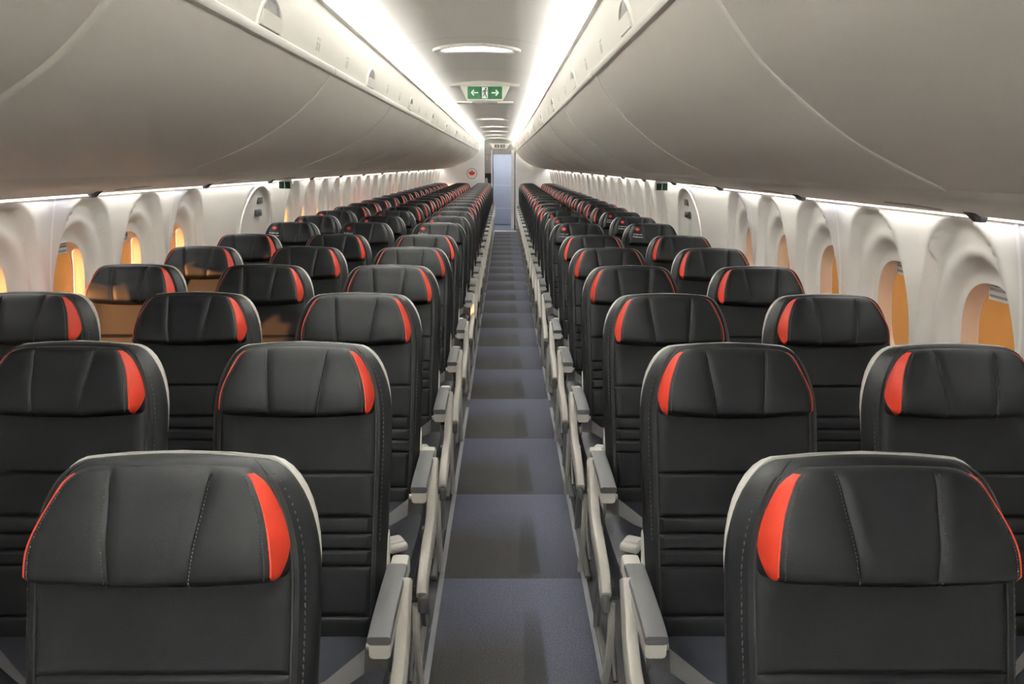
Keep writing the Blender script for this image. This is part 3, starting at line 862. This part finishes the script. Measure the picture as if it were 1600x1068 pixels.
# ------------------------------------------------------------------ exit sign over the aisle
def exit_sign(y, cx, zt, sc_, label, name='exit_sign'):
    root = tag(empty(name, (cx, y, zt)), label, 'exit sign')
    b = MB()
    front = [(-.225, 0), (-.155, -.135), (.155, -.135), (.225, 0)]
    b.prism([(x * sc_, z * sc_) for x, z in front], lambda p, d: (p[0], d, p[1]), 0, .075)
    b.build('sign_body', M['sign_body'], root, 0)
    top = MB(); n = 24
    arc = [(-.30 + .60 * k / n, .012 - .52 * (-.30 + .6 * k / n) ** 2 * .55 + .012) for k in range(n + 1)]
    poly = arc + [(x, z - .022 - .01 * math.cos(PI * x / .6)) for x, z in arc[::-1]]
    top.prism(poly, lambda p, d: (p[0] * sc_, d, p[1] * sc_), -.03, .10); top.build('top_plate', M['sign_body'], root, 0)
    bot = MB(); bot.box(-.245 * sc_, .245 * sc_, -.008, .10, -.158 * sc_, -.140 * sc_, b=.005); bot.build('bottom_plate', M['sign_body'], root, 30)
    gr = MB(); gr.box(-.11 * sc_, .11 * sc_, -.010, -.006, -.160 * sc_, -.146 * sc_); gr.build('grille', M['header'], root, 0)
    g = MB(); w, z0, z1 = .149 * sc_, -.122 * sc_, -.020 * sc_; rr = .008
    pts = []
    for qx, qz, a0 in ((w - rr, z1 - rr, 0), (-w + rr, z1 - rr, 90), (-w + rr, z0 + rr, 180), (w - rr, z0 + rr, 270)):
        for k in range(5):
            a = math.radians(a0 + 22.5 * k); pts.append((qx + rr * math.cos(a), qz + rr * math.sin(a)))
    g.prism(pts, lambda p, d: (p[0], d, p[1]), -.006, 0)
    gp = g.build('green_panel', M['green'], root, 0)
    zc = (z0 + z1) / 2
    s = MB()
    def put(poly, m=0, dd=-.0075): s.prism([(x * sc_, zc + z * sc_) for x, z in poly], lambda p, d: (p[0], d, p[1]), dd, -.005, m)
    for sg in (-1, 1):
        put([(sg * .058, -.005), (sg * .100, -.005), (sg * .100, .005), (sg * .058, .005)])
        for q in (1, -1):
            put([(sg * .122, 0), (sg * .098, q * .027), (sg * .090, q * .020), (sg * .108, -q * .004)])
    put([(-.026, -.046), (.026, -.046), (.026, .046), (-.026, .046)])
    s.build('arrows_and_doorway', M['sign_white'], gp, 0)
    man = MB()
    def put2(poly): man.prism([(x * sc_, zc + z * sc_) for x, z in poly], lambda p, d: (p[0], d, p[1]), -.0088, -.0074)
    put2([(.008 + .008 * math.cos(a), .033 + .008 * math.sin(a)) for a in [2 * PI * k / 12 for k in range(12)]])
    put2([(-.004, .024), (.010, .022), (.006, -.004), (-.007, -.002)])
    put2([(-.004, .024), (-.019, .012), (-.019, -.002), (-.014, -.002), (-.013, .009), (-.002, .016)])
    put2([(.008, .020), (.022, .008), (.025, .012), (.012, .024)])
    put2([(.006, -.003), (.012, -.020), (.020, -.040), (.013, -.042), (.004, -.022), (-.003, -.004)])
    put2([(-.007, -.002), (-.010, -.018), (-.022, -.030), (-.018, -.036), (-.004, -.020), (.001, -.006)])
    man.build('running_figure', M['frame_dark'], gp, 0)
    return root
exit_sign(7.0, CC + .0, tz(.655, 7.0), .97, 'green exit sign with running figure and two arrows hanging over the aisle')
for sgn in (-1, 1):
    y = 6.2; root = empty('door_sign', (tx(-.232 + sgn * 1.435, y), y, EYE - .128))
    tag(root, 'small green exit sign under the bins beside the overwing door, %s side' % ('three-seat' if sgn < 0 else 'two-seat'), 'exit sign', 'small exit signs by the overwing doors')
    b = MB(); b.box(-.050, .050, 0, .03, -.062, .012, b=.004); b.build('sign_body', M['sign_body'], root, 30)
    for xx in (-.023, .023):
        g = MB(); g.box(xx - .019, xx + .019, -.004, .0, -.057, -.006); g.build('green_panel', M['green_dark'], root, 0)

# ------------------------------------------------------------------ rear bulkhead, galley, door
ZT = 2.35
OL, OR = -.47, .262                      # opening in the bulkhead
OT = EYE + .36
def bulkpanel(name, x0, x1, z0, z1):
    m = MB(); m.box(x0, x1, YB, YB + .05, z0, z1); return tag(m.build(name, M['bulk'], None, 0), kind='structure')
bulkpanel('wall_rear', -2.0, OL, -.05, ZT); bulkpanel('wall_rear', OR + .02, 1.7, -.05, ZT)
m = MB(); m.box(-2.1, 1.8, Y0 - .05, Y0, -.05, ZT); tag(m.build('wall_front', M['bulk'], None, 0), kind='structure')
# header over the opening with the cabin display
hd = MB(); hd.box(OL, OR + .02, YB + .03, YB + .10, EYE + .24, ZT); tag(hd.build('wall_header', M['header'], None, 0), kind='structure')
dsp = tag(empty('cabin_display', (-.11, YB - .02, EYE + .49)), 'white display with two dark icons above the rear doorway', 'display sign')
b = MB(); b.prism([(-.27, .0), (-.22, -.03), (-.17, -.125), (.17, -.125), (.22, -.03), (.27, .0)], lambda p, d: (p[0], d, p[1]), 0, .05); b.build('display_body', M['sign_body'], dsp, 0)
for xx in (-.068, .068):
    s = MB(); s.box(xx - .056, xx + .056, -.006, 0, -.105, -.028, b=.002); sp = s.build('icon_panel', M['dark'], dsp, 0)
    t = MB(); t.tube([(xx + .020 * math.cos(a), -.008, -.066 + .020 * math.sin(a)) for a in [2 * PI * k / 16 for k in range(16)]], .004, 6, closed=True)
    t.box(xx - .006, xx + .036, -.009, -.006, -.070, -.062); t.build('icon', M['bin_mark'], sp, 0)
# posts of the doorway
for x0, x1, nm, mt in ((-.285, -.262, 'trim_90', 'frame_dark'), (-.312, -.285, 'trim_91', 'bulk'), (.165, .235, 'trim_92', 'bulk'), (.242, .266, 'trim_93', 'frame_dark')):
    p = MB(); p.box(x0, x1, YB - .01, YB + .07, 0, EYE + (.26 if 'dark' in mt else .34)); tag(p.build(nm, M[mt], None, 0), kind='structure')
# galley stack at the doorway's side
gl = tag(empty('galley_cabinet', (-.40, YB + .12, 0)), 'grey metal galley cabinet with dark niche beside the rear doorway', 'galley cabinet')
b = MB(); b.box(-.10, .112, 0, .5, 0, .92); b.box(-.10, .112, 0, .5, 1.32, 1.92); b.box(-.10, .112, .3, .5, .92, 1.32); b.build('cabinet_body', M['galley'], gl, 0)
b = MB(); b.box(-.04, .012, -.02, 0, 1.62, 1.80, b=.004); b.build('upper_locker', M['steel'], gl, 30)
b = MB(); b.box(.02, .095, -.02, 0, 1.36, 1.90, b=.004); b.build('locker_door', M['galley'], gl, 30)
b = MB(); b.box(-.09, .105, .295, .299, .93, 1.31); b.build('niche_back', M['dark'], gl, 0)
b = MB(); b.tube([(-.035, .12, .92), (-.035, .12, 1.14), (-.035, .12, 1.2)], [.035, .035, .02], 12); b.build('water_boiler', M['steel'], gl)
# pale blue lavatory door at the end, shiny floor in front, threshold
dr = tag(empty('door_3', (-.05, YB + 1.25, 0)), kind='structure')
b = MB(); b.box(-.30, .30, 0, .04, .02, 2.0); b.build('door_panel', M['door_blue'], dr, 0)
b = MB(); b.box(-.26, .22, -.006, 0, .42, .43); b.box(-.26, .22, -.006, 0, 1.0, 1.008); b.build('door_groove', M['bulk'], dr, 0)
b = MB(); b.box(-.34, .34, -.02, .05, 1.78, 2.1); b.build('door_header', M['header'], dr, 0)
v = MB(); v.box(OL, OR, 18.75, YB + 1.3, -.003, .006); tag(v.build('floor_galley', M['vinyl'], None, 0), kind='structure')
v = MB(); v.box(-.235, .290, 18.60, 18.78, -.003, .02, b=.006); tag(v.build('trim_94', M['thresh'], None, 30), kind='structure')
v = MB(); v.box(-.9, .9, YB + 1.30, YB + 1.35, -.05, ZT); tag(v.build('wall_galley', M['bulk'], None, 0), kind='structure')
v = MB(); v.box(OR + .03, OR + .08, YB + .05, YB + 1.3, -.05, ZT); tag(v.build('wall_galley', M['bulk'], None, 0), kind='structure')
v = MB(); v.box(-.62, -.57, YB + .05, YB + 1.3, -.05, ZT); tag(v.build('wall_galley', M['bulk'], None, 0), kind='structure')
# unseen lamp panel and area light, both added to brighten the galley
v = MB(); v.box(-.2, .1, YB + .45, YB + .75, 2.05, 2.07); tag(v.build('galley_lamp', M['lens'], None, 0), 'flat white ceiling lamp inside the rear galley', 'ceiling light')
al = bpy.data.lights.new('galley_light', 'AREA'); al.energy = 4.5; al.size = .35; ao = bpy.data.objects.new('galley_light', al); COL.objects.link(ao); ao.location = (-.05, YB + .55, 1.98)
# leaf roundel on the bulkhead
rd = tag(empty('leaf_roundel_sign', (-.775, YB - .004, EYE - .215)), 'round white airline emblem with red maple leaf on the rear bulkhead', 'emblem')
b = MB(); b.prism([(.125 * math.cos(a), .125 * math.sin(a)) for a in [2 * PI * k / 40 for k in range(40)]], lambda p, d: (p[0], d, p[1]), -.004, .003); b.build('ring', M['header'], rd, 0)
b = MB(); b.prism([(.112 * math.cos(a), .112 * math.sin(a)) for a in [2 * PI * k / 40 for k in range(40)]], lambda p, d: (p[0], d, p[1]), -.006, -.002); b.build('disc', M['sign_body'], rd, 0)
b = MB(); b.prism([(x * .088, y * .088) for x, y in LEAF], lambda p, d: (p[0], d, p[1]), -.008, -.004); b.build('maple_leaf', M['logo_red'], rd, 0)

# ------------------------------------------------------------------ light and sky
w = bpy.data.worlds.new('sky'); SC.world = w; w.use_nodes = True
bg = w.node_tree.nodes['Background']; bg.inputs['Color'].default_value = (.80, .88, 1.0, 1); bg.inputs['Strength'].default_value = .4
sun = bpy.data.lights.new('sun', 'SUN'); sun.energy = 42; sun.angle = math.radians(1.0); sun.color = (1, .86, .68)
so = bpy.data.objects.new('sun', sun); COL.objects.link(so)
so.rotation_euler = Vector((1, .75, -.22)).to_track_quat('-Z', 'Y').to_euler()

# ------------------------------------------------------------------ camera
cd = bpy.data.cameras.new('camera'); cam = bpy.data.objects.new('camera', cd); COL.objects.link(cam)
cd.sensor_width = 36; cd.lens = 36 * 1250 / 1600; cd.clip_start = .02
Rm = Matrix.Rotation(-.0104, 4, 'Z') @ Matrix.Rotation(math.radians(90) - math.atan(277 / 1250), 4, 'X') @ Matrix.Rotation(.005, 4, 'Z')
cam.matrix_world = Matrix.Translation((0, 0, EYE)) @ Rm
SC.camera = cam

vs = SC.view_settings; vs.view_transform = 'Standard'; vs.look = 'None'; vs.gamma = 1; vs.use_curve_mapping = False; vs.exposure = 0.75
SC.cycles.use_denoising = True
SC.cycles.max_bounces = 10; SC.cycles.diffuse_bounces = 6; SC.cycles.transparent_max_bounces = 8
SC.cycles.caustics_reflective = False; SC.cycles.caustics_refractive = False
